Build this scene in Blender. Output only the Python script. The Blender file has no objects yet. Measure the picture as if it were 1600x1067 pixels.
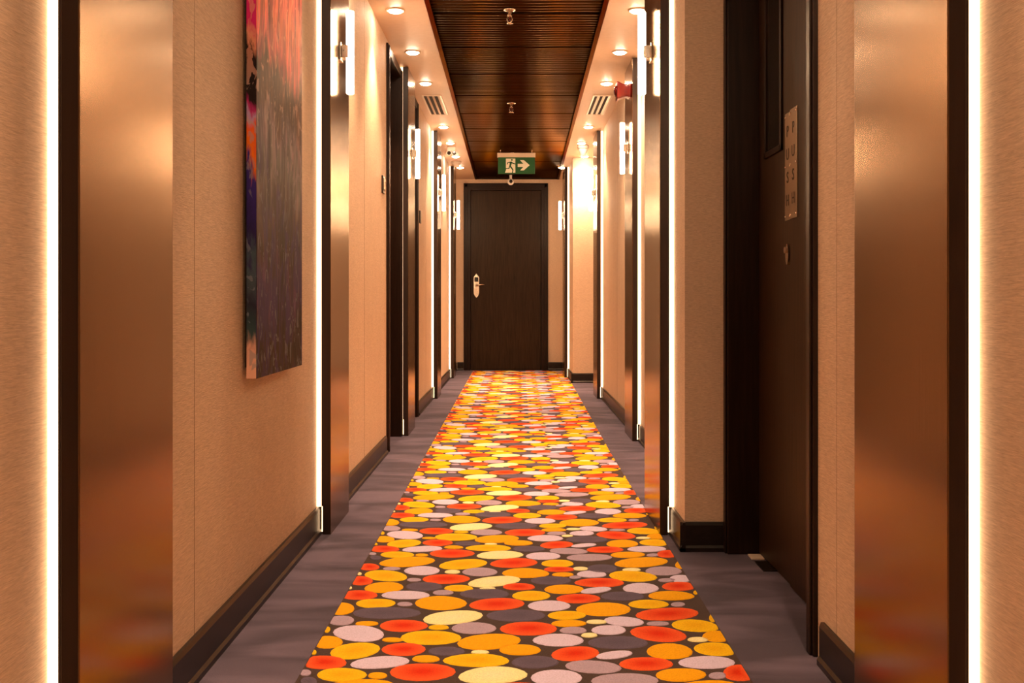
import bpy, bmesh, math, random
from mathutils import Vector, Matrix

# ------------------------------------------------------------------ camera, world, exposure
scene = bpy.context.scene
COL = scene.collection
F, H, VX, VY = 1650.0, 0.892, 805.0, 469.0        # focal length in px of a 1600 px frame, eye height, vanishing point
cam_d = bpy.data.cameras.new('camera')
cam = bpy.data.objects.new('camera', cam_d); COL.objects.link(cam)
cam.location = (0, 0, H); cam.rotation_euler = (math.radians(90), 0, 0)
cam_d.sensor_fit = 'HORIZONTAL'; cam_d.sensor_width = 36.0; cam_d.lens = 36.0 * F / 1600.0
cam_d.shift_x = -(VX - 800.0) / 1600.0; cam_d.shift_y = -(533.5 - VY) / 1600.0
cam_d.clip_start = 0.02
scene.camera = cam
world = bpy.data.worlds.new('world'); scene.world = world; world.use_nodes = True
world.node_tree.nodes['Background'].inputs[0].default_value = (0.010, 0.006, 0.004, 1)
vs = scene.view_settings
vs.view_transform = 'Standard'; vs.look = 'None'; vs.gamma = 1.0; vs.use_curve_mapping = False
vs.exposure = 0.60
LAMP = (1.0, 0.60, 0.33)          # colour of every lamp in the corridor
LED_E, TUBE_E, LENS_E, SPOT_W = 3.2, 56.0, 110.0, 74.0
random.seed(7)
PI = math.pi

# ------------------------------------------------------------------ materials
def s2l(c):
    return tuple(((v/255.0)/12.92 if v/255.0 <= 0.04045 else ((v/255.0+0.055)/1.055)**2.4) for v in c)

def base_mat(name, color, rough=0.5, metal=0.0, spec=0.5):
    m = bpy.data.materials.new(name); m.use_nodes = True
    b = m.node_tree.nodes['Principled BSDF']
    b.inputs['Base Color'].default_value = (*color, 1); b.inputs['Roughness'].default_value = rough
    b.inputs['Metallic'].default_value = metal; b.inputs['Specular IOR Level'].default_value = spec
    return m, m.node_tree.nodes, m.node_tree.links, b

def coords(n, l, scale, kind='Object'):
    tc = n.new('ShaderNodeTexCoord'); mp = n.new('ShaderNodeMapping')
    mp.inputs['Scale'].default_value = scale
    l.new(tc.outputs[kind], mp.inputs['Vector']); return mp.outputs['Vector']

def noise(n, l, vec, scale=1.0, detail=3.0, rough=0.55, dist=0.0):
    t = n.new('ShaderNodeTexNoise'); t.inputs['Scale'].default_value = scale
    t.inputs['Detail'].default_value = detail; t.inputs['Roughness'].default_value = rough
    t.inputs['Distortion'].default_value = dist
    l.new(vec, t.inputs['Vector']); return t.outputs['Fac']

def ramp(n, l, fac, stops, interp='LINEAR'):
    r = n.new('ShaderNodeValToRGB'); r.color_ramp.interpolation = interp
    e = r.color_ramp.elements
    while len(e) < len(stops): e.new(0.5)
    for el, (p, c) in zip(e, stops): el.position = p; el.color = (*c, 1)
    l.new(fac, r.inputs['Fac']); return r.outputs['Color']

def bump(n, l, b, fac, strength, dist):
    k = n.new('ShaderNodeBump'); k.inputs['Strength'].default_value = strength; k.inputs['Distance'].default_value = dist
    l.new(fac, k.inputs['Height']); l.new(k.outputs['Normal'], b.inputs['Normal'])

def mixc(n, l, fac, a, bb, mode='MIX'):
    x = n.new('ShaderNodeMix'); x.data_type = 'RGBA'; x.blend_type = mode
    for sock, v in ((x.inputs[0], fac), (x.inputs[6], a), (x.inputs[7], bb)):
        if hasattr(v, 'links'): l.new(v, sock)
        elif isinstance(v, (int, float)): sock.default_value = v
        else: sock.default_value = (*v, 1)
    return x.outputs[2]

def grain_mat(name, c0, c1, scale, rough, metal=0.0, bstr=0.0, spec=0.5, r2=None, detail=3.0):
    m, n, l, b = base_mat(name, c0, rough, metal, spec)
    f = noise(n, l, coords(n, l, scale), 1.0, detail)
    l.new(ramp(n, l, f, [(0.3, c0), (0.7, c1)]), b.inputs['Base Color'])
    if bstr: bump(n, l, b, f, bstr, 0.002)
    if r2 is not None:
        g = noise(n, l, coords(n, l, tuple(s*0.35 for s in scale)), 1.0, 2.0)
        mr = n.new('ShaderNodeMapRange'); mr.inputs['To Min'].default_value = rough; mr.inputs['To Max'].default_value = r2
        l.new(g, mr.inputs['Value']); l.new(mr.outputs['Result'], b.inputs['Roughness'])
    return m

def emit_mat(name, color, strength):
    m, n, l, b = base_mat(name, (0.8, 0.8, 0.8), 0.4)
    b.inputs['Emission Color'].default_value = (*color, 1); b.inputs['Emission Strength'].default_value = strength
    return m

def wallpaper_mat():
    m, n, l, b = base_mat('wallpaper', (0.62, 0.47, 0.35), 0.62, 0, 0.35)
    f1 = noise(n, l, coords(n, l, (60, 34, 520)), 1.0, 4.0, 0.6, 0.6)
    f2 = noise(n, l, coords(n, l, (7, 7, 3)), 1.0, 2.0)
    c = ramp(n, l, f1, [(0.28, (0.54, 0.40, 0.285)), (0.72, (0.84, 0.66, 0.50))])
    c2 = ramp(n, l, f2, [(0.3, (0.94, 0.94, 0.94)), (0.7, (1.0, 1.0, 1.0))])
    l.new(mixc(n, l, 1.0, c, c2, 'MULTIPLY'), b.inputs['Base Color'])
    bump(n, l, b, f1, 0.6, 0.002)
    return m

def carpet_mat(name, c0, c1, marks=True):
    m, n, l, b = base_mat(name, c0, 0.95, 0, 0.1)
    f = noise(n, l, coords(n, l, (420, 420, 420)), 1.0, 2.0)
    c = ramp(n, l, f, [(0.3, c0), (0.7, c1)])
    if marks:      # nap brushed one way and the other by the vacuum cleaner
        g = noise(n, l, coords(n, l, (2.2, 5.5, 1)), 1.0, 3.0, 0.5, 0.8)
        c = mixc(n, l, 1.0, c, ramp(n, l, g, [(0.38, (0.58, 0.58, 0.60)), (0.62, (1.28, 1.24, 1.22))]), 'MULTIPLY')
    l.new(c, b.inputs['Base Color']); bump(n, l, b, f, 0.5, 0.003)
    b.inputs['Sheen Weight'].default_value = 0.15
    return m

def spot_mat(name, inner, outer):
    m, n, l, b = base_mat(name, inner, 0.9, 0, 0.12)
    a = n.new('ShaderNodeAttribute'); a.attribute_name = 'rim'
    f = noise(n, l, coords(n, l, (300, 300, 300)), 1.0, 2.0)
    c = ramp(n, l, a.outputs['Fac'], [(0.15, inner), (0.95, outer)])
    c = mixc(n, l, 1.0, c, ramp(n, l, f, [(0.3, (0.82, 0.82, 0.82)), (0.7, (1.08, 1.08, 1.08))]), 'MULTIPLY')
    l.new(c, b.inputs['Base Color']); bump(n, l, b, f, 0.4, 0.003)
    return m

def painting_mat():
    m, n, l, b = base_mat('painted_canvas', (0.3, 0.1, 0.2), 0.55, 0, 0.12)
    tc = n.new('ShaderNodeTexCoord'); sep = n.new('ShaderNodeSeparateXYZ'); l.new(tc.outputs['Object'], sep.inputs[0])
    w1 = noise(n, l, coords(n, l, (9, 9, 3.2)), 1.0, 5.0, 0.6, 0.5)
    w2 = noise(n, l, coords(n, l, (40, 40, 11)), 1.0, 4.0, 0.65, 1.2)
    # height in the picture, jostled by brushwork
    def math_(op, a, bb):
        k = n.new('ShaderNodeMath'); k.operation = op
        for s, v in ((k.inputs[0], a), (k.inputs[1], bb)):
            if hasattr(v, 'links'): l.new(v, s)
            else: s.default_value = v
        return k.outputs[0]
    h0 = math_('MULTIPLY', sep.outputs['Z'], 1/1.346)
    jit = math_('ADD', math_('MULTIPLY', math_('SUBTRACT', w1, 0.5), 0.34), math_('MULTIPLY', math_('SUBTRACT', w2, 0.5), 0.07))
    hs = math_('ADD', h0, jit)
    hf = math_('ADD', hs, math_('MULTIPLY', sep.outputs['Y'], 0.05))           # the front's colour fields slant
    side = ramp(n, l, hs, [(0.0, (0.70, 0.42, 0.32)), (0.055, (0.60, 0.34, 0.27)), (0.085, (0.03, 0.06, 0.07)), (0.17, (0.02, 0.02, 0.04)), (0.27, (0.05, 0.08, 0.11)),
        (0.31, (0.02, 0.012, 0.08)), (0.42, (0.035, 0.02, 0.20)), (0.45, (0.75, 0.17, 0.01)), (0.49, (0.70, 0.10, 0.02)), (0.515, (0.40, 0.28, 0.50)), (0.54, (0.38, 0.02, 0.14)),
        (0.57, (0.010, 0.004, 0.004)), (0.69, (0.012, 0.004, 0.004)), (0.715, (0.62, 0.25, 0.16)), (0.75, (0.50, 0.01, 0.13)), (1.0, (0.55, 0.02, 0.16))])
    front = ramp(n, l, hf, [(0.0, (0.030, 0.018, 0.016)), (0.10, (0.026, 0.012, 0.014)), (0.18, (0.055, 0.028, 0.095)), (0.28, (0.026, 0.014, 0.014)), (0.38, (0.065, 0.048, 0.055)),
        (0.47, (0.15, 0.15, 0.15)), (0.53, (0.13, 0.10, 0.12)), (0.575, (0.075, 0.042, 0.022)), (0.66, (0.09, 0.048, 0.026)), (0.68, (0.20, 0.065, 0.045)), (0.715, (0.46, 0.10, 0.085)), (0.80, (0.44, 0.11, 0.05)), (1.0, (0.48, 0.10, 0.13))])
    st1 = noise(n, l, coords(n, l, (13, 13, 2.6)), 1.0, 4.0, 0.65, 1.6)
    front = mixc(n, l, 1.0, front, ramp(n, l, st1, [(0.36, (0.25, 0.22, 0.28)), (0.5, (0.9, 0.9, 0.9)), (0.62, (2.0, 1.6, 1.6))]), 'MULTIPLY')
    bl = noise(n, l, coords(n, l, (8, 8, 2.6)), 1.7, 3.0, 0.55, 1.0)
    blm = ramp(n, l, bl, [(0.50, (0, 0, 0)), (0.60, (1, 1, 1))])
    lowm = ramp(n, l, hf, [(0.40, (1, 1, 1)), (0.55, (0, 0, 0))])
    front = mixc(n, l, math_('MULTIPLY', math_('MULTIPLY', blm, lowm), 0.75), front, (0.040, 0.024, 0.125))
    c = mixc(n, l, math_('GREATER_THAN', sep.outputs['X'], 0.0195), side, front)
    w3 = noise(n, l, coords(n, l, (20, 20, 11)), 1.0, 3.0, 0.55, 2.0)
    fl = ramp(n, l, w3, [(0.585, (0, 0, 0)), (0.62, (1, 1, 1))])
    flc = ramp(n, l, h0, [(0.0, (0.20, 0.24, 0.26)), (0.35, (0.16, 0.16, 0.24)), (0.55, (0.42, 0.34, 0.32)), (0.68, (0.60, 0.26, 0.18)), (1.0, (0.66, 0.25, 0.16))])
    c = mixc(n, l, math_('MULTIPLY', fl, 0.55), c, flc)
    l.new(c, b.inputs['Base Color'])
    bump(n, l, b, w2, 0.3, 0.003)
    return m

M = {}
M['wallpaper'] = wallpaper_mat()
M['seam'] = base_mat('wallpaper_joint', (0.38, 0.27, 0.18), 0.8)[0]
M['ceiling'] = grain_mat('ceiling_paint', (0.55, 0.375, 0.245), (0.59, 0.405, 0.27), (30, 30, 30), 0.5, bstr=0.05)
M['carpet'] = carpet_mat('mauve_carpet', (0.072, 0.060, 0.098), (0.120, 0.100, 0.158))
M['runner'] = carpet_mat('dark_runner_pile', (0.034, 0.020, 0.018), (0.056, 0.034, 0.032), False)
M['bronze'] = grain_mat('brushed_bronze', (0.190, 0.118, 0.068), (0.22, 0.140, 0.082), (700, 700, 6), 0.17, 1.0, 0.0, r2=0.25)
M['edge'] = grain_mat('dark_panel_edge', (0.020, 0.009, 0.006), (0.030, 0.014, 0.009), (80, 80, 4), 0.4, 0.0, 0.02)
M['slat'] = grain_mat('dark_bronze_slat', (0.026, 0.011, 0.005), (0.032, 0.014, 0.006), (3, 40, 40), 0.36, 1.0)
for k_, t_ in (('bronze', (0.97, 0.93, 0.88)), ('slat', (0.66, 0.50, 0.38))): M[k_].node_tree.nodes['Principled BSDF'].inputs['Specular Tint'].default_value = (*t_, 1)
M['slat_back'] = base_mat('black_ceiling_void', (0.008, 0.005, 0.004), 0.8)[0]
M['slat_trim'] = grain_mat('bronze_ceiling_trim', (0.022, 0.011, 0.006), (0.055, 0.028, 0.015), (6, 9, 6), 0.40, 1.0)
M['slat_trim'].node_tree.nodes['Principled BSDF'].inputs['Specular Tint'].default_value = (0.45, 0.30, 0.20, 1)
M['baseboard'] = grain_mat('black_baseboard', (0.009, 0.005, 0.004), (0.020, 0.012, 0.009), (30, 9, 60), 0.34, 0.0, 0.05, spec=0.35)
M['door'] = grain_mat('dark_wood_veneer', (0.016, 0.0075, 0.003), (0.042, 0.021, 0.009), (90, 90, 5), 0.45, 0.0, 0.08, spec=0.2, detail=5.0)
M['frame'] = grain_mat('dark_wood_frame', (0.012, 0.005, 0.003), (0.022, 0.010, 0.006), (90, 90, 5), 0.40, 0.0, 0.05, spec=0.2)
M['led'] = emit_mat('led_diffuser', (1.0, 0.62, 0.34), LED_E)
M['tube'] = emit_mat('sconce_glass', (1.0, 0.64, 0.36), TUBE_E)
M['lens'] = emit_mat('downlight_lens', (1.0, 0.74, 0.50), LENS_E)
M['white'] = grain_mat('white_plastic', (0.72, 0.68, 0.62), (0.78, 0.74, 0.68), (40, 40, 40), 0.4)
M['cream_metal'] = grain_mat('cream_enamel', (0.68, 0.56, 0.44), (0.72, 0.60, 0.48), (40, 40, 40), 0.35)
M['black'] = base_mat('black_gloss', (0.008, 0.006, 0.006), 0.2)[0]
M['chrome'] = grain_mat('satin_nickel', (0.72, 0.64, 0.55), (0.80, 0.72, 0.62), (60, 60, 60), 0.25, 1.0)
M['steel'] = grain_mat('brushed_steel', (0.36, 0.29, 0.22), (0.42, 0.34, 0.26), (400, 400, 8), 0.36, 1.0, 0.02)
M['red'] = grain_mat('red_plastic', (0.11, 0.003, 0.002), (0.13, 0.004, 0.003), (30, 30, 30), 0.3)
M['red_lens'] = base_mat('red_lens', (0.09, 0.003, 0.003), 0.15)[0]
M['green'] = base_mat('exit_green', (0.002, 0.080, 0.016), 0.45)[0]
M['sign_white'] = base_mat('exit_white', (0.80, 0.78, 0.66), 0.5)[0]
M['ink'] = base_mat('engraved_ink', (0.015, 0.010, 0.008), 0.5)[0]
M['canvas'] = painting_mat()
m, n, l, b = base_mat('dark_glass', (0.020, 0.016, 0.012), 0.08); M['glass'] = m
SPOT = {'Y': ((0.82, 0.45, 0.004), (0.90, 0.58, 0.010)), 'O': ((0.86, 0.42, 0.004), (0.88, 0.43, 0.005)),
        'R': ((0.66, 0.030, 0.004), (0.86, 0.125, 0.030)), 'L': ((0.66, 0.60, 0.86), (0.70, 0.62, 0.88)),
        'M': ((0.42, 0.345, 0.48), (0.46, 0.37, 0.51)), 'D': ((0.105, 0.085, 0.135), (0.13, 0.105, 0.165)),
        'C': ((0.92, 0.90, 0.56), (0.95, 0.90, 0.46))}
SPOTNAME = {'Y': 'yellow', 'O': 'orange', 'R': 'red', 'L': 'lilac', 'M': 'pale_mauve', 'D': 'dark_mauve', 'C': 'cream'}
for k, (a, c) in SPOT.items(): M['spot'+k] = spot_mat('spot_'+SPOTNAME[k], tuple(0.86*v for v in a), tuple(0.86*v for v in c))

# ------------------------------------------------------------------ mesh helpers
class MB:
    def __init__(s): s.bm = bmesh.new()
    def box(s, x0, x1, y0, y1, z0, z1, bev=0.0):
        r = bmesh.ops.create_cube(s.bm, size=1.0)
        bmesh.ops.scale(s.bm, vec=(abs(x1-x0), abs(y1-y0), abs(z1-z0)), verts=r['verts'])
        bmesh.ops.translate(s.bm, vec=((x0+x1)/2, (y0+y1)/2, (z0+z1)/2), verts=r['verts'])
        if bev:
            ed = {e for v in r['verts'] for e in v.link_edges}
            bmesh.ops.bevel(s.bm, geom=list(ed), offset=bev, segments=2, affect='EDGES', profile=0.5)
        return s
    def prism(s, pts, vec):                       # polygon (3-D points) swept along vec
        v = Vector(vec); a = [s.bm.verts.new(p) for p in pts]; c = [s.bm.verts.new(Vector(p)+v) for p in pts]
        k = len(pts); s.bm.faces.new(a); s.bm.faces.new(c[::-1])
        for i in range(k): s.bm.faces.new((a[i], c[i], c[(i+1) % k], a[(i+1) % k]))
        return s
    def lathe(s, prof, origin, axis='Z', seg=24, sgn=1, smooth=True, square=0.0):
        rings = []
        o = Vector(origin)
        for r, h in prof:
            ring = []
            for i in range(seg):
                t = 2*PI*i/seg; cx, cy = math.cos(t), math.sin(t)
                if square:
                    q = max(abs(cx), abs(cy)); f = (1-square) + square/q; cx, cy = cx*f, cy*f
                p = {'Z': (r*cx, r*cy, sgn*h), 'X': (sgn*h, r*cx, r*cy), 'Y': (r*cx, sgn*h, r*cy)}[axis]
                ring.append(s.bm.verts.new(o+Vector(p)))
            rings.append(ring)
        fs = []
        for a, c in zip(rings, rings[1:]):
            for i in range(seg): fs.append(s.bm.faces.new((a[i], a[(i+1) % seg], c[(i+1) % seg], c[i])))
        s.bm.faces.new(rings[0][::-1]); s.bm.faces.new(rings[-1])
        for f in fs: f.smooth = smooth
        return s
    def tube(s, pts, r, seg=10):
        pts = [Vector(p) for p in pts]; rings = []
        for i, p in enumerate(pts):
            t = (pts[min(i+1, len(pts)-1)] - pts[max(i-1, 0)]).normalized()
            u = t.orthogonal().normalized() if i == 0 else (u - t*u.dot(t)).normalized()
            w = t.cross(u); rr = r[i] if isinstance(r, (list, tuple)) else r
            rings.append([s.bm.verts.new(p + (u*math.cos(2*PI*k/seg)+w*math.sin(2*PI*k/seg))*rr) for k in range(seg)])
        for a, c in zip(rings, rings[1:]):
            for i in range(seg):
                f = s.bm.faces.new((a[i], a[(i+1) % seg], c[(i+1) % seg], c[i])); f.smooth = True
        s.bm.faces.new(rings[0][::-1]); s.bm.faces.new(rings[-1]); return s
    def mesh(s, name, mat):
        bmesh.ops.recalc_face_normals(s.bm, faces=s.bm.faces[:])
        me = bpy.data.meshes.new(name); s.bm.to_mesh(me); s.bm.free(); me.materials.append(mat); return me
    def build(s, name, mat, parent=None, origin=None):
        me = s.mesh(name, mat)
        if origin is not None: me.transform(Matrix.Translation(-Vector(origin)))
        return link(name, me, parent, origin)

def link(name, data, parent=None, loc=None):
    o = bpy.data.objects.new(name, data); COL.objects.link(o)
    if loc is not None: o.location = loc
    if parent is not None:
        o.parent = parent
        if loc is None: o.location = -wloc(parent)
        else: o.location = Vector(loc) - wloc(parent)
    return o
def wloc(o):
    v = Vector(o.location)
    while o.parent is not None: o = o.parent; v += o.location
    return v
def tag(o, label, cat, group=None, kind=None):
    o['label'] = label; o['category'] = cat
    if group: o['group'] = group
    if kind: o['kind'] = kind
    return o
def thing(name, loc, label, cat, group=None, kind=None):
    o = bpy.data.objects.new(name, None); COL.objects.link(o); o.location = loc; o.empty_display_size = 0.05
    return tag(o, label, cat, group, kind)

# ------------------------------------------------------------------ room dimensions (metres; Y runs away from the camera)
YB, YE, ZC = -3.0, 13.44, 2.43
WL, WR, WRB, WRC, WRD = -0.757, 0.757, 0.604, 0.795, 0.622
PASS0, PASS1 = 10.06, 11.40
RL = lambda y: -0.513 - 0.0022*max(0.0, y-4.0)            # edges of the patterned carpet strip
RR = lambda y: 0.554 + 0.0095*max(0.0, y-6.0)
CL = lambda y: -0.438 - 0.0053*y                          # edges of the slatted ceiling
CR = lambda y: 0.430 + 0.0095*y

tag(MB().box(-1.3, 2.6, YB-0.2, YE+0.3, -0.08, 0).build('floor', M['carpet']), 'plain mauve carpet covering the corridor floor on both sides of the patterned strip', 'floor', kind='structure')

# walls
wl = MB()
for y0, y1 in ((YB, 6.20), (6.955, 7.40), (8.11, YE+0.2)): wl.box(-1.0, WL, y0, y1, 0, ZC)
for y0, y1 in ((6.20, 6.955), (7.40, 8.11)): wl.box(-1.0, WL, y0, y1, 2.405, ZC)
wall_left = tag(wl.build('wall_left', M['wallpaper']), 'beige textured wallpaper wall along the left of the corridor', 'wall', kind='structure')
wr = MB()
wr.box(WR, 1.05, YB, 2.64, 0, ZC).box(WR, 1.05, 2.64, 3.76, 2.405, ZC)
wr.box(WRB, 1.05, 3.76, 4.60, 0, ZC).box(WRC, 1.05, 4.60, PASS0, 0, ZC)
wr.box(1.05, 2.5, PASS0-0.2, PASS0, 0, ZC).box(2.3, 2.5, PASS0, PASS1, 0, ZC)
wr.box(WRD, 2.5, PASS1, YE+0.2, 0, ZC)
wall_right = tag(wr.build('wall_right', M['wallpaper']), 'beige textured wallpaper wall along the right of the corridor with recesses', 'wall', kind='structure')
DX0, DX1, DZ = -0.655, 0.418, 2.378                       # outer edges of the end door frame
we = MB().box(WL, DX0+0.03, YE, YE+0.2, 0, ZC).box(DX1-0.03, WRD, YE, YE+0.2, 0, ZC).box(DX0+0.03, DX1-0.03, YE, YE+0.2, DZ-0.03, ZC)
tag(we.build('wall_end', M['wallpaper']), 'beige wallpaper wall closing the far end of the corridor around the dark door', 'wall', kind='structure')
tag(MB().box(-1.0, 1.05, YB-0.2, YB, 0, ZC).build('wall_back', M['wallpaper']), 'beige wallpaper wall behind the viewer', 'wall', kind='structure')
for i, (o, x, y) in enumerate(((wall_left, WL, 2.49), (wall_left, WL, 5.30), (wall_left, WL, 8.95), (wall_right, WR, 2.485), (wall_right, WRC, 8.20))):
    sx = 1 if x < 0 else -1
    MB().box(x - sx*0.001, x + sx*0.0006, y-0.0009, y+0.0009, 0.105, ZC-0.001).build('wallpaper_seam', M['seam'], o)

# ceiling: painted strips with the slatted strip between them
cb = MB()
ys = (YB, YE)
cb.prism([(-1.3, YB-0.2, ZC), (CL(YB), YB-0.2, ZC), (CL(YE)-0.0, YE+0.3, ZC), (-1.3, YE+0.3, ZC)], (0, 0, 0.09))
cb.prism([(CR(YB), YB-0.2, ZC), (2.6, YB-0.2, ZC), (2.6, YE+0.3, ZC), (CR(YE), YE+0.3, ZC)], (0, 0, 0.09))
tag(cb.build('ceiling', M['ceiling']), 'smooth cream painted ceiling strips beside the dark slatted strip', 'ceiling', kind='structure')
sc_root = thing('slatted_ceiling', (0, 8, ZC), 'dark bronze slatted metal ceiling strip down the middle of the corridor', 'ceiling', kind='structure')
MB().box(-0.7, 0.75, YB-0.2, YE+0.3, ZC+0.05, ZC+0.09).build('backing', M['slat_back'], sc_root)
for f_, sg in ((CL, 1), (CR, -1)):
    w = 0.026*sg
    MB().prism([(f_(YB), YB, ZC-0.004), (f_(YB)+w, YB, ZC-0.004), (f_(YE)+w, YE, ZC-0.004), (f_(YE), YE, ZC-0.004)], (0, 0, 0.03)).build('edge_trim', M['slat_trim'], sc_root)
def slat_profile(sx, yc, zc, w=0.019, hgt=0.012):        # rounded underside
    mb_pts = [(-0.5, yc-w, zc+hgt/2), (-0.5, yc-w, zc-0.001)] + [(-0.5, yc-w*math.cos(t*PI/6), zc-0.001-0.0065*math.sin(t*PI/6)) for t in range(1, 6)] + [(-0.5, yc+w, zc-0.001), (-0.5, yc+w, zc+hgt/2)]
    return mb_pts
mbs = MB().prism(slat_profile(1, 0, 0), (1, 0, 0))
for f in mbs.bm.faces: f.smooth = len(f.verts) == 4
slat_me = mbs.mesh('slat', M['slat'])
near = MB()
k0 = int((YB-5.68)/0.76)
for k in range(k0, 11):
    for q in range(14):
        y = 5.68 + 0.76*k + 0.040 + q*0.0522
        if not YB < y < YE-0.03: continue
        a, c = CL(y)+0.024, CR(y)-0.024
        if y > 5.2:
            o = link('slat', slat_me, sc_root, ((a+c)/2, y, ZC+0.010)); o.scale = (c-a, 1, 1)
        else:
            near.prism([(a, p[1], p[2]) for p in slat_profile(1, y, ZC+0.010)], (c-a, 0, 0))
o = near.build('near_slats', M['slat'], sc_root); o['kind'] = 'stuff'

# baseboards: board with a rounded top and a small shoe moulding
def baseboard(name, runs, label):
    mb = MB()
    for (x, y0, y1, s) in runs:                            # along Y, s = direction into the corridor
        pr = [(0, 0), (0.019, 0), (0.019, 0.014), (0.013, 0.022), (0.013, 0.093), (0.009, 0.104), (0, 0.104)]
        mb.prism([(x+s*px, y0, pz) for px, pz in pr], (0, y1-y0, 0))
    return mb, name, label
def finish_bb(t, extra=()):
    mb, name, label = t
    for (y, x0, x1, s) in extra:
        pr = [(0, 0), (0.019, 0), (0.019, 0.014), (0.013, 0.022), (0.013, 0.093), (0.009, 0.104), (0, 0.104)]
        mb.prism([(x0, y+s*px, pz) for px, pz in pr], (x1-x0, 0, 0))
    return tag(mb.build(name, M['baseboard']), label, 'baseboard', kind='structure')
finish_bb(baseboard('baseboard_left', [(WL, YB, 6.14, 1), (WL, 8.17, YE-0.02, 1)], ''))['label'] = 'black moulded baseboard along the left wall'
finish_bb(baseboard('baseboard_right', [(WR, YB, 2.585, -1), (WRB, 3.741, 4.60, -1), (WRC, 4.60, PASS0, -1), (WRD, PASS1-0.019, YE-0.02, -1)], ''),
          [(3.76, WRB-0.019, WR-0.006, -1), (PASS1, WRD-0.019, 2.3, -1)])['label'] = 'black moulded baseboard along the right wall and its recess returns'
finish_bb(baseboard('baseboard_end', [], ''), [(YE, WL+0.02, DX0-0.002, -1), (YE, DX1+0.002, WRD-0.02, -1)])['label'] = 'short black baseboards either side of the end door'

# ------------------------------------------------------------------ doors
# end door
d1 = thing('door_1', (0, YE, 0), 'closed dark wood door at the far end of the corridor', 'door', kind='structure')
lx0, lx1, lz = DX0+0.088, DX1-0.088, 2.288
fr = MB()
for a, c in ((DX0, lx0), (lx1, DX1)): fr.box(a, c, YE-0.022, YE+0.08, 0, DZ, 0.003)
fr.box(lx0-0.004, lx1+0.004, YE-0.022, YE+0.08, lz, DZ, 0.003)
fo = fr.build('door_frame', M['frame'], d1)
st = MB()
for a, c in ((DX0+0.012, DX0+0.050), (DX1-0.050, DX1-0.012)): st.box(a, c, YE-0.030, YE-0.02, 0, DZ-0.012, 0.003)
st.box(DX0+0.012, DX1-0.012, YE-0.030, YE-0.02, DZ-0.05, DZ-0.012, 0.003).build('moulding', M['frame'], fo)
MB().box(lx0+0.002, lx1-0.002, YE+0.022, YE+0.065, 0.006, lz-0.002, 0.002).build('door_leaf', M['door'], d1)
MB().box(lx0, lx1, YE+0.0, YE+0.08, 0, 0.005).build('threshold', M['frame'], d1)
cx, cz, yy = -0.494, 1.080, YE+0.022
pl = [(-0.034, -0.10), (-0.018, -0.138), (0, -0.156), (0.018, -0.138), (0.034, -0.10), (0.034, 0.105), (0.014, 0.132), (0, 0.152), (-0.014, 0.132), (-0.034, 0.105)]
lk = MB().prism([(cx+a, yy, cz+c) for a, c in pl], (0, -0.018, 0)).build('lock_plate', M['chrome'], d1); lk['label'] = 'satin nickel card lock plate with pointed ends'
MB().box(cx-0.025, cx+0.025, yy-0.0215, yy-0.017, cz+0.045, cz+0.105, 0.001).build('card_reader', M['black'], lk)
MB().lathe([(0.020, 0), (0.018, 0.02), (0.012, 0.028), (0.012, 0.05)], (cx, yy-0.017, cz+0.005), 'Y', 20, -1).build('rosette', M['chrome'], lk)
MB().tube([(cx, yy-0.060, cz+0.005), (cx+0.03, yy-0.066, cz+0.003), (cx+0.07, yy-0.064, cz+0.014), (cx+0.105, yy-0.062, cz+0.008)], [0.011, 0.009, 0.008, 0.006]).build('lever_handle', M['chrome'], lk)

def side_door(name, xw, s, y0, y1, depth, label, zt=2.405):
    """door set back in a side wall; xw wall face, s = +1 when the wall is on the left"""
    d = thing(name, (xw, (y0+y1)/2, 0), label, 'door', kind='structure')
    fr = MB()
    xi, xo = xw + s*0.012, xw - s*depth
    for a, c in ((y0-0.06, y0), (y1, y1+0.055)): fr.box(xi, xo - s*0.06, a, c, 0, zt, 0.003)
    fr.box(xi, xo - s*0.06, y0, y1, zt-0.055, zt, 0.003)
    f = fr.build('door_frame', M['frame'], d)
    lp = MB()
    for a, c in ((y0-0.048, y0-0.016), (y1+0.014, y1+0.044)): lp.box(xi, xi + s*0.006, a, c, 0, zt-0.01, 0.002)
    lp.build('moulding', M['frame'], f)
    return d, xo
d3, xo = side_door('door_3', WL, 1, 6.26, 6.90, 0.085, 'dark wood room door set back in the left wall before the third bronze panel')
MB().box(xo, xo-0.04, 6.262, 6.898, 0.006, 2.348, 0.002).build('door_leaf', M['door'], d3)
d4, xo = side_door('door_4', WL, 1, 7.46, 8.055, 0.085, 'dark wood room door in the left wall just beyond the third bronze panel')
MB().box(xo, xo-0.04, 7.462, 8.053, 0.006, 2.348, 0.002).build('door_leaf', M['door'], d4)

# right double door with glass and push plates
d2, xo = side_door('door_2', WR, -1, 2.70, 3.705, 0.098, 'dark wood double fire door with PUSH plates in the right wall')
YS = 3.262
def leaf(y0, y1, x):
    return MB().box(x, x+0.045, y0, y1, 0.008, 2.348, 0.002).build('door_leaf', M['door'], d2)
lf_far = leaf(YS+0.0015, 3.703, xo); lf_near = leaf(2.702, YS-0.0015, xo-0.006)
g = MB(); gy0, gy1, gz0, gz1 = 3.372, 3.600, 1.372, 2.10
for a in ((gy0, gy1, gz0, gz0+0.02), (gy0, gy1, gz1-0.02, gz1), (gy0, gy0+0.02, gz0, gz1), (gy1-0.02, gy1, gz0, gz1)):
    g.box(xo-0.008, xo+0.002, *a, 0.002)
gf = g.build('window_frame', M['frame'], lf_far)
MB().box(xo-0.0015, xo+0.004, gy0+0.02, gy1-0.02, gz0+0.02, gz1-0.02).build('pane', M['glass'], lf_far)
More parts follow.
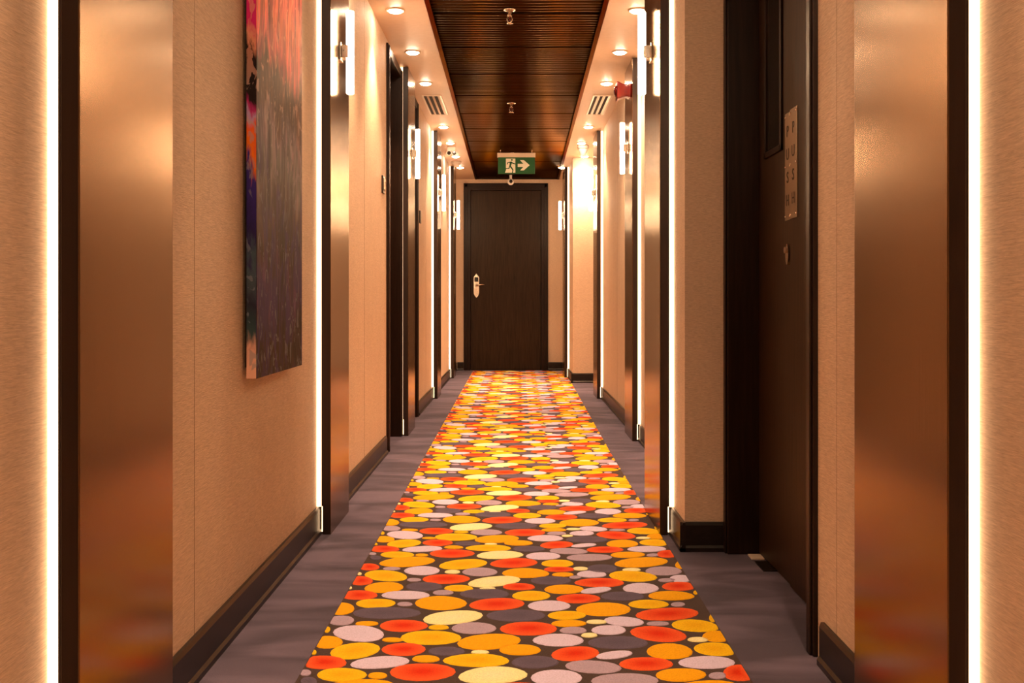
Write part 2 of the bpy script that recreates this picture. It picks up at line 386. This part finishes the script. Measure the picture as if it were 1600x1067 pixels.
def text_mesh(txt, size):
    c = bpy.data.curves.new('txt', 'FONT'); c.body = txt; c.size = size; c.extrude = 0.0004; c.align_x = 'CENTER'; c.align_y = 'CENTER'
    o = bpy.data.objects.new('txt', c); COL.objects.link(o)
    bpy.context.view_layer.update()
    me = bpy.data.meshes.new_from_object(o.evaluated_get(bpy.context.evaluated_depsgraph_get()))
    bpy.data.objects.remove(o); bpy.data.curves.remove(c); return me
for lf, x, y0, y1 in ((lf_far, xo, YS+0.006, YS+0.074), (lf_near, xo-0.006, YS-0.090, YS-0.008)):
    z0, z1 = 1.142, 1.478
    p = MB().box(x-0.003, x, y0, y1, z0, z1, 0.001).build('push_plate', M['steel'], d2)
    p['label'] = 'brushed metal plate engraved PUSH'
    bm = bmesh.new()
    for i, ch in enumerate('PUSH'):
        me = text_mesh(ch, 0.050)
        R = Matrix(((0, 0, -1), (-1, 0, 0), (0, 1, 0))).to_4x4()
        me.transform(Matrix.Translation((x-0.0036, (y0+y1)/2, z1-0.060-i*0.072)) @ R)
        bm.from_mesh(me); bpy.data.meshes.remove(me)
    me = bpy.data.meshes.new('lettering'); bm.to_mesh(me); bm.free(); me.materials.append(M['ink'])
    link('lettering', me, p)
    for yy_ in (y0+0.008, y1-0.008):
        for zz_ in (z0+0.012, (z0+z1)/2, z1-0.012):
            MB().lathe([(0.0045, 0), (0.004, 0.0015), (0.002, 0.0025)], (x-0.003, yy_, zz_), 'X', 10, -1).build('screw', M['chrome'], p)
cy = MB()
pts = []
for i in range(20):
    t = 2*PI*i/20; pts.append((xo, 3.288+0.017*math.cos(t), 1.038 + (0.030 if math.sin(t) > 0 else 0.036)*math.sin(t)))
kp = cy.prism(pts, (-0.010, 0, 0)).build('lock_cylinder', M['chrome'], d2)
MB().lathe([(0.011, 0), (0.010, 0.007)], (xo-0.010, 3.288, 1.048), 'X', 16, -1).build('keyway', M['steel'], kp)
fp = thing('floor_pivot', (0.84, 3.58, 0), 'small metal floor pivot plate at the foot of the double door', 'floor plate')
MB().box(0.812, 0.856, 3.625, 3.690, 0.0, 0.006, 0.001).build('cover', M['cream_metal'], fp)
MB().box(0.815, 0.870, 3.47, 3.60, 0.0, 0.004, 0.001).build('dark_plate', M['baseboard'], fp)

# ------------------------------------------------------------------ bronze wall panels with LED strips, sconces
ORD = ('nearest', 'second', 'third', 'fourth', 'farthest')
def wall_panel(xf, xw, y0, y1, side, i):
    s = 1 if side == 'left' else -1                      # direction into the corridor
    p = thing('wall_panel', (xf, (y0+y1)/2, 0), f'{ORD[i]} bronze panel on the {side} wall with glowing strips behind its edges', 'wall panel', f'bronze panels on the {side} wall')
    z1 = ZC-0.006
    MB().box(xf-s*0.003, xf-s*0.031, y0, y1, 0.0, z1, 0.001).box(xf-s*0.030, xw+s*0.0185, y0+0.003, y1-0.003, 0.107, z1).build('core', M['edge'], p)
    MB().box(xf, xf-s*0.003, y0-0.0004, y1+0.0004, 0.0, z1, 0.0008).build('bronze_sheet', M['bronze'], p)
    for ya, yb in ((y0+0.004, y0+0.020), (y1-0.020, y1-0.004)):
        MB().box(xw+s*0.0175, xw+s*0.001, ya, yb, 0.106, z1).box(xw+s*0.0225, xw+s*0.020, ya, yb, 0.01, 0.106).build('led_strip', M['led'], p)
    return p
def sconce(xf, y, side, i, zc=1.885):
    s = 1 if side == 'left' else -1
    t = thing('wall_sconce', (xf, y, zc), f'glowing upright glass tube sconce on the {ORD[i]} bronze panel of the {side} wall', 'sconce', f'tube sconces on the {side} wall')
    MB().box(xf, xf+s*0.008, y-0.03, y+0.03, zc-0.036, zc+0.036, 0.002).build('back_plate', M['chrome'], t)
    b = MB().box(xf+s*0.008, xf+s*0.036, y-0.026, y+0.026, zc-0.026, zc+0.026, 0.003).build('bracket', M['chrome'], t)
    MB().lathe([(0.003, 0), (0.0025, 0.002)], (xf+s*0.018, y-0.024, zc+0.004), 'Y', 8, -1).build('screw', M['steel'], b)
    xt = xf+s*0.040
    for z0, z1 in ((zc+0.001, zc+0.166), (zc-0.166, zc-0.001)):
        MB().lathe([(0.013, 0), (0.0155, 0.004), (0.0155, z1-z0-0.004), (0.013, z1-z0)], (xt, y, z0), 'Z', 16).build('glass_tube', M['tube'], t)
PANELS = [('left', -0.702, WL, 1.703, 2.165), ('left', -0.702, WL, 4.02, 4.455), ('left', -0.702, WL, 6.94, 7.39), ('left', -0.702, WL, 9.55, 10.0), ('left', -0.702, WL, 12.07, 12.52),
          ('right', 0.702, WR, 1.716, 2.185), ('right', 0.549, WRB, 4.01, 4.48), ('right', 0.740, WRC, 6.68, 7.13), ('right', 0.740, WRC, 9.56, 10.01), ('right', 0.567, WRD, 12.16, 12.61)]
for j, (side, xf, xw, y0, y1) in enumerate(PANELS):
    wall_panel(xf, xw, y0, y1, side, j % 5)
    sconce(xf, (y0+y1)/2, side, j % 5)

# ------------------------------------------------------------------ downlights
def downlight(x, y, label, group, gain=1.0, cone=88):
    t = thing('downlight', (x, y, ZC), label, 'ceiling light', group)
    MB().lathe([(0.050, 0), (0.050, 0.003), (0.046, 0.006), (0.037, 0.006), (0.037, 0.002)], (x, y, ZC), 'Z', 28, -1).build('trim_ring', M['cream_metal'], t)
    MB().lathe([(0.036, 0.0), (0.036, 0.007), (0.031, 0.012), (0.016, 0.015), (0.004, 0.0155)], (x, y, ZC), 'Z', 24, -1).build('lens', M['lens'], t)
    ld = bpy.data.lights.new('downlight_lamp', 'SPOT'); ld.energy = SPOT_W*gain; ld.color = LAMP; ld.spot_size = math.radians(cone); ld.spot_blend = 1.0; ld.shadow_soft_size = 0.03
    link('lamp', ld, t, (x, y, ZC-0.055))
DL = [5.60, 6.54, 7.48, 9.36, 10.32, 11.28, 12.22]
where = ['just before the third bronze panel', 'level with the door before the third panel', 'just beyond the third panel', 'just before the fourth panel', 'just beyond the fourth panel', 'before the farthest panel', 'beside the farthest panel']
where_r = ['between the second and third bronze panels', 'just before the third panel', 'beside the red alarm sounder', 'just before the fourth panel', 'over the side passage', 'before the farthest panel', 'beside the farthest panel']
for y, a, c in zip(DL, where, where_r):
    downlight(-0.635, y, f'round ceiling downlight on the left, {a}', 'downlights on the left')
    if y != 11.28: downlight(0.648 if y < 11 else 0.52 + 0.02, y, f'round ceiling downlight on the right, {c}', 'downlights on the right')
for y, a, c in ((0.0, 'directly over the viewer', 'directly over the viewer'), (1.88, 'over the nearest bronze panel', 'over the nearest bronze panel'),
                (3.30, 'over the painting', 'over the double door'), (4.68, 'just beyond the second bronze panel', 'just beyond the second bronze panel')):
    downlight(-0.635, y, f'round ceiling downlight on the left, {a}', 'downlights on the left')
    if y != 3.30: downlight(0.648 if y < 3 else 0.52, y, f'round ceiling downlight on the right, {c}', 'downlights on the right')
downlight(0.74, 11.27, 'round ceiling downlight close to the bright wall of the side passage', 'passage downlights', 2.2, 140)

# ------------------------------------------------------------------ ceiling fittings
def vent(xc, label):
    t = thing('air_vent', (xc, 8.32, ZC), label, 'vent', 'ceiling vents')
    x0, x1, y0, y1 = xc-0.062, xc+0.062, 7.93, 8.72
    fr = MB()
    for a in ((x0-0.012, x0, y0-0.012, y1+0.012), (x1, x1+0.012, y0-0.012, y1+0.012), (x0, x1, y0-0.012, y0), (x0, x1, y1, y1+0.012)): fr.box(*a, ZC-0.007, ZC+0.001, 0.001)
    fr.build('vent_frame', M['cream_metal'], t)
    MB().box(x0, x1, y0, y1, ZC-0.0015, ZC-0.0003).build('dark_slot', M['slat_back'], t)
    for k in range(3):
        xa = x0 + 0.022 + k*0.041
        MB().prism([(xa, y0, ZC-0.003), (xa+0.017, y0, ZC-0.008), (xa+0.019, y0, ZC-0.007), (xa+0.003, y0, ZC-0.0018)], (0, y1-y0, 0)).build('vane', M['cream_metal'], t)
vent(-0.628, 'slotted linear air vent in the ceiling on the left')
vent(0.660, 'slotted linear air vent in the ceiling on the right')

def sprinkler(y, label):
    z = ZC + 0.004; x = -0.030
    t = thing('fire_sprinkler', (x, y, ZC), label, 'sprinkler', 'fire sprinklers')
    MB().lathe([(0.034, 0), (0.032, 0.006), (0.016, 0.010)], (x, y, z), 'Z', 20, -1).build('escutcheon', M['chrome'], t)
    MB().lathe([(0.010, 0), (0.010, 0.022), (0.012, 0.022), (0.012, 0.030)], (x, y, z-0.008), 'Z', 14, -1).build('nozzle', M['chrome'], t)
    for s in (-1, 1):
        MB().tube([(x+s*0.010, y, z-0.034), (x+s*0.014, y, z-0.050), (x+s*0.010, y, z-0.064), (x, y, z-0.072)], 0.0028, 8).build('frame_arm', M['chrome'], t)
    MB().lathe([(0.003, 0), (0.004, 0.014), (0.003, 0.028)], (x, y, z-0.036), 'Z', 10, -1).build('bulb', M['red_lens'], t)
    d = MB().lathe([(0.006, 0), (0.018, 0.002), (0.018, 0.004), (0.005, 0.005)], (x, y, z-0.072), 'Z', 16, -1)
    d.build('deflector', M['chrome'], t)
sprinkler(5.60, 'nearest chrome fire sprinkler hanging from the slatted ceiling')
sprinkler(8.25, 'second chrome fire sprinkler, midway along the slatted ceiling')
sprinkler(11.05, 'small fire sprinkler on the slatted ceiling behind the exit sign')

# exit sign
ye = 10.60; px = ye/F
ex = thing('exit_sign', (0, ye, 2.37), 'green hanging exit sign with running figure and right arrow', 'sign')
X = lambda u: (u-VX)*px
Z = lambda v: H + (VY-v)*px
MB().box(X(777.0), X(836.5), ye-0.022, ye+0.022, Z(246), Z(239.2), 0.002).build('housing', M['cream_metal'], ex)
gp = MB().box(X(778.3), X(835.8), ye-0.006, ye+0.006, Z(271.8), Z(246), 0.001).build('green_panel', M['green'], ex)
for u in (782.2, 831.2): MB().tube([(X(u), ye, Z(239.5)), (X(u), ye, ZC+0.006)], 0.003, 8).build('hanging_rod', M['chrome'], ex)
def zz(pts): return [(X(765+a/13.34), ye-0.0062, Z(220+c/13.34)) for a, c in pts]       # traced on the 13.34x enlargement of the sign
def flat(pts, name, mat, lift=0.0):
    MB().prism([(a, y_-lift, c) for a, y_, c in zz(pts)], (0, -0.0006, 0)).build(name, mat, gp)
flat([(340, 372), (536, 372), (536, 668), (320, 668), (345, 600), (340, 560)], 'door_symbol', M['sign_white'])
flat([(585, 480), (700, 480), (632, 402), (712, 402), (835, 510), (712, 618), (636, 618), (700, 548), (585, 548)], 'arrow', M['sign_white'])
flat([(464+18*math.cos(t*PI/6), 400+18*math.sin(t*PI/6)) for t in range(12)], 'figure_head', M['green'], 0.0007)
for nm, pts in (('figure_body', [(412, 440), (455, 432), (470, 450), (440, 545), (405, 545), (420, 480)]),
                ('figure_arm', [(415, 440), (425, 452), (385, 465), (372, 500), (358, 490), (372, 448)]),
                ('figure_arm', [(455, 432), (490, 462), (540, 478), (540, 494), (480, 482), (448, 455)]),
                ('figure_leg', [(440, 520), (470, 560), (498, 608), (484, 668), (466, 668), (474, 612), (425, 550)]),
                ('figure_leg', [(405, 535), (425, 545), (412, 588), (335, 588), (335, 570), (395, 568)])):
    flat(pts, nm, M['green'], 0.0007)

# turret camera in front of the end door
yc = 12.75; cxx = (798-VX)*yc/F
cc = thing('security_camera', (cxx, yc, ZC), 'small white security camera hanging in front of the end door', 'camera')
MB().lathe([(0.042, 0), (0.042, 0.018), (0.030, 0.030)], (cxx, yc, ZC+0.004), 'Z', 24, -1).build('mount', M['edge'], cc)
MB().lathe([(0.016, 0), (0.016, 0.06)], (cxx, yc, ZC-0.024), 'Z', 16, -1).build('stem', M['white'], cc)
zc_ = H+(VY-284)*yc/F
bd = MB(); bd.lathe([(0.020, 0.0), (0.036, 0.008), (0.040, 0.03), (0.038, 0.06), (0.024, 0.078)], (cxx, yc+0.038, zc_), 'Y', 24, -1)
body = bd.build('body', M['white'], cc)
MB().lathe([(0.021, 0), (0.020, 0.003), (0.010, 0.006)], (cxx+0.002, yc-0.0395, zc_), 'Y', 20, -1).build('camera_lens', M['black'], body)

# detectors and twin emergency light
def detector(x, y, r, h, label):
    t = thing('smoke_detector', (x, y, ZC), label, 'detector')
    MB().lathe([(r, 0), (r, h*0.28), (r*0.92, h*0.34)], (x, y, ZC), 'Z', 28, -1).build('base', M['white'], t)
    MB().lathe([(r*0.80, h*0.30), (r*0.80, h*0.50), (r*0.52, h*0.78), (r*0.46, h), (r*0.30, h*1.04)], (x, y, ZC), 'Z', 28, -1).build('sensor_head', M['white'], t)
detector(0.675, 10.50, 0.056, 0.105, 'white smoke detector on the ceiling before the bright passage wall')
detector(-0.655, 11.72, 0.056, 0.055, 'flat smoke detector on the ceiling before the farthest left panel')
em = thing('emergency_light', (-0.640, 10.62, ZC), 'small twin-head emergency light on the ceiling at the left', 'emergency light')
MB().box(-0.682, -0.598, 10.59, 10.65, ZC-0.042, ZC, 0.004).build('housing', M['white'], em)
for x in (-0.664, -0.612):
    h = MB().lathe([(0.012, 0), (0.024, 0.015), (0.026, 0.035), (0.024, 0.040)], (x, 10.63, ZC-0.062), 'Y', 18, -1).build('lamp_head', M['white'], em)
    MB().lathe([(0.020, 0), (0.014, 0.003)], (x, 10.589, ZC-0.062), 'Y', 16, -1).build('lamp_lens', M['glass'], h)

# red alarm sounder on the third right-hand panel
al = thing('alarm_sounder', (0.740, 6.74, 2.22), 'red fire alarm sounder beacon mounted on the third right bronze panel', 'alarm')
zc_ = 2.225; ya = 6.745
MB().lathe([(0.046, 0), (0.046, 0.018), (0.040, 0.024), (0.044, 0.055), (0.058, 0.088), (0.058, 0.094)], (0.740, ya, zc_), 'X', 32, -1, True, 0.75).build('horn_body', M['red'], al)
MB().lathe([(0.034, 0), (0.034, 0.006), (0.022, 0.014), (0.006, 0.017)], (0.646, ya, zc_), 'X', 20, -1).build('beacon_lens', M['red_lens'], al)

# ------------------------------------------------------------------ painting, number plates
cp = thing('canvas_painting', (-0.737, 3.237, 0.674), 'tall abstract painting in magenta, orange, black and violet on the left wall', 'painting')
cz0, cz1, cy0, cy1 = 0.674, 2.02, 2.925, 3.548
o = MB().box(WL+0.012, -0.716, cy0, cy1, cz0, cz1, 0.002).build('canvas', M['canvas'], cp, (-0.737, 3.237, 0.674))
MB().box(WL+0.0015, WL+0.012, cy0+0.03, cy1-0.03, cz0+0.03, cz1-0.03).build('stretcher', M['frame'], cp)

def plate(y, label):
    t = thing('number_plate', (WL, y, 1.55), label, 'wall plate', 'room plates')
    MB().box(WL, WL+0.010, y-0.045, y+0.045, 1.50, 1.60, 0.002).build('back_plate', M['baseboard'], t)
    MB().box(WL+0.010, WL+0.014, y-0.030, y+0.030, 1.515, 1.585, 0.001).build('insert', M['steel'], t)
plate(6.02, 'small dark room plate on the left wall before the first door')
plate(8.36, 'small dark room plate on the left wall beyond the second door')

# ------------------------------------------------------------------ patterned carpet strip
REP = 1.183                                               # length of one pattern repeat
TR = {  # ovals of one repeat, read off four 4x enlargements: kind, centre, width, height, tilt
 (440, 860): "O785,75,365,65,3 Y1135,90,315,65,4 R1452,82,312,62,2 R545,107,140,45,0 M688,118,115,22,0 L878,130,238,58,0 C1068,138,105,25,0 M1240,138,235,55,0 O1525,145,306,65,0 C485,150,35,18,0 Y652,162,280,72,-3 R1028,182,305,62,0 C1328,198,340,68,5 R490,193,170,60,0 M828,188,92,24,0 D890,230,235,60,0 O640,235,258,70,3 Y1108,240,195,40,0 C1285,243,105,18,3 R1484,231,212,45,0 C428,238,25,18,0 R480,283,250,62,0 L775,283,315,55,0 M1010,268,135,32,0 D1270,275,330,65,0 Y1560,287,250,65,0 O370,368,170,85,0 Y588,335,258,60,0 M770,340,100,28,0 O995,333,335,95,0 R1345,340,360,80,2 D655,395,430,78,0 C1070,423,385,90,4 D1465,411,390,78,0",
 (440, 960): "M370,42,180,62,0 O533,62,150,32,0 R762,75,305,82,0 Y982,86,135,32,0 M1202,90,292,76,0 R1543,93,373,90,0 Y283,100,45,40,0 L483,123,340,105,-3 O692,164,135,30,0 Y932,150,390,95,0 O1295,175,410,105,3 O285,178,200,85,0 Y458,232,320,108,5 R763,223,290,85,0 D1030,235,235,60,0 C1240,241,118,26,0 O1490,226,270,72,0 Y200,242,40,32,0 R265,305,290,90,0 L615,305,390,78,4 O902,283,180,48,0 Y1218,292,445,85,0 D1583,303,300,85,0 M148,370,80,40,0 Y375,382,318,92,0 O600,388,125,44,0 R880,365,422,118,0 C1320,385,450,115,3 D170,425,110,60,0",
 (800, 860): "O808,78,350,65,3 Y285,85,215,48,0 R295,122,200,34,0 C428,118,103,24,0 D562,118,200,58,0 C748,125,125,22,0 M948,132,240,58,0 O1060,95,85,50,0 O318,155,145,28,0 L498,152,195,45,0 Y755,165,305,72,-3 L1055,180,150,48,0 M395,172,78,20,0 R548,205,335,58,0 M968,190,115,25,0 R1045,228,225,58,0 O325,247,255,62,0 L525,253,200,38,5 L805,240,235,70,0 O995,287,298,62,0 D690,290,280,60,0 Y1150,268,35,25,0 R415,305,290,60,0 L232,350,278,70,0 O572,372,362,90,0 Y853,340,262,58,0 M1038,342,95,28,0 R970,402,415,82,2 Y343,410,250,57,0 D245,192,270,55,0",
 (800, 960): "L700,48,262,62,-4 O355,61,230,45,0 C528,51,135,28,0 M912,62,150,28,0 Y1145,75,305,82,-3 M383,104,180,44,0 L605,102,230,62,0 R915,127,368,100,-5 C483,135,108,30,0 O1285,142,200,75,0 C1162,162,138,32,0 L290,165,340,82,0 D662,180,395,85,0 O985,235,298,105,0 Y1275,222,290,88,-3 R395,250,312,95,3 L640,258,240,50,5 R838,314,350,88,0 L1218,305,375,82,0 M508,333,365,85,-3 R1430,370,230,110,0 O1055,383,325,88,0 M1285,388,120,44,0 M705,420,440,100,0 L278,400,335,105,0 Y1255,28,50,50,0"}
L0, R0 = -0.5115, 0.5525
def floor_pt(u, v):
    d = H*F/(v-VY); return ((u-VX)*d/F, d)
spots = []
rs = random.Random(3)
for (ox, oy), txt in TR.items():
    for it in txt.split():
        kind = it[0]; cx, cy_, w, h, t = (float(q) for q in it[1:].split(','))
        w *= 0.97; h *= 0.95; e = 2.0 + rs.uniform(0.0, 0.15); sl = math.tan(math.radians(t)); ring = []; ph = rs.uniform(0, 6.28); am = rs.uniform(0.0, 0.035)
        for i in range(18):
            a = 2*PI*i/18; ca, sa = math.cos(a), math.sin(a)
            k_ = 1 + am*math.sin(2*a+ph) + am*0.6*math.sin(3*a+ph)
            du = math.copysign(abs(ca)**(2/e), ca)*w/2*k_; dv = math.copysign(abs(sa)**(2/e), sa)*h/2*k_
            ring.append(floor_pt(ox+(cx+du)/4, oy+(cy_+dv-sl*du)/4))
        ring = [(min(max(x, L0), R0), y) for x, y in ring]
        c = (sum(p[0] for p in ring)/18, sum(p[1] for p in ring)/18)
        spots.append((kind, c, ring))
def spot_geom(kind, c, ring, z0=0.0, z1=0.0022):
    v = [(0, 0, z1)]
    for x, y in ring: v.append(((x-c[0])*0.94, (y-c[1])*0.94, z1))
    for x, y in ring: v.append((x-c[0], y-c[1], z0))
    n_ = len(ring); f = []
    for i in range(n_):
        j = (i+1) % n_
        f.append((0, 1+j, 1+i)); f.append((1+i, 1+j, 1+n_+j, 1+n_+i))
    return v, [tuple(reversed(q)) for q in f], [0.0]+[0.9]*n_+[1.0]*n_
def attr(me, vals):
    a = me.attributes.new('rim', 'FLOAT', 'POINT'); a.data.foreach_set('value', vals)

run = thing('carpet_runner', (0, 5.4, 0), 'patterned carpet strip of yellow, orange, red, lilac and cream ovals along the floor', 'carpet')
NB = 60
pts = [(RL(YB+(YE-0.06-YB)*i/NB), YB+(YE-0.06-YB)*i/NB, 0.0015) for i in range(NB+1)] + [(RR(YB+(YE-0.06-YB)*i/NB), YB+(YE-0.06-YB)*i/NB, 0.0015) for i in range(NB, -1, -1)]
me = bpy.data.meshes.new('dark_ground')
nv = NB+1
vv = pts[:nv] + [p for p in reversed(pts[nv:])]
me.from_pydata(vv + [(x, y, 0.0) for x, y, z in vv], [], [(i, nv+i, nv+i+1, i+1) for i in range(NB)] + [(2*nv+i, i, i+1, 2*nv+i+1) for i in range(NB)] + [(nv+i, 3*nv+i, 3*nv+i+1, nv+i+1) for i in range(NB)])
me.materials.append(M['runner']); bmx = bmesh.new(); bmx.from_mesh(me); bmesh.ops.recalc_face_normals(bmx, faces=bmx.faces[:])
for f in bmx.faces:
    if abs(f.normal.z) > 0.9 and f.normal.z < 0: f.normal_flip()
bmx.to_mesh(me); bmx.free()
link('dark_ground', me, run)
inst = []
for r in range(-4, 10):
    for i, (kind, c, ring) in enumerate(spots):
        y = c[1] + r*REP
        if YB+0.1 < y < YE-0.12: inst.append((y, i, r))
vis = sorted([q for q in inst if max(p[1] for p in spots[q[1]][2]) + q[2]*REP > 2.465])
single, rest = vis[:300], vis[300:] + [q for q in inst if q not in set(vis)]
meshes = {}
for y, i, r in single:
    kind, c, ring = spots[i]
    if i not in meshes:
        v, f, a = spot_geom(kind, c, ring)
        me = bpy.data.meshes.new('oval'); me.from_pydata(v, [], f); attr(me, a); me.materials.append(M['spot'+kind]); meshes[i] = me
    sx = (RR(y)-RL(y))/(R0-L0) if y > 4 else 1.0
    link('oval', meshes[i], run, (RL(y)+0.0015 + (c[0]-L0)*sx, y, 0.0012)).scale = (sx, 1, 1)
V, Fc, A, MI = [], [], [], []
keys = list(SPOT)
for y, i, r in rest:
    kind, c, ring = spots[i]; v, f, a = spot_geom(kind, c, ring)
    sx = (RR(y)-RL(y))/(R0-L0) if y > 4 else 1.0
    x0 = RL(y)+0.0015 + (c[0]-L0)*sx; b0 = len(V)
    V += [(x0+p[0]*sx, min(y+p[1], YE-0.065), 0.0012+p[2]) for p in v]; Fc += [tuple(b0+q for q in ff) for ff in f]; A += a; MI += [keys.index(kind)]*len(f)
me = bpy.data.meshes.new('distant_ovals'); me.from_pydata(V, [], Fc); attr(me, A)
for k_ in keys: me.materials.append(M['spot'+k_])
me.polygons.foreach_set('material_index', MI)
o = link('distant_ovals', me, run); o['kind'] = 'stuff'
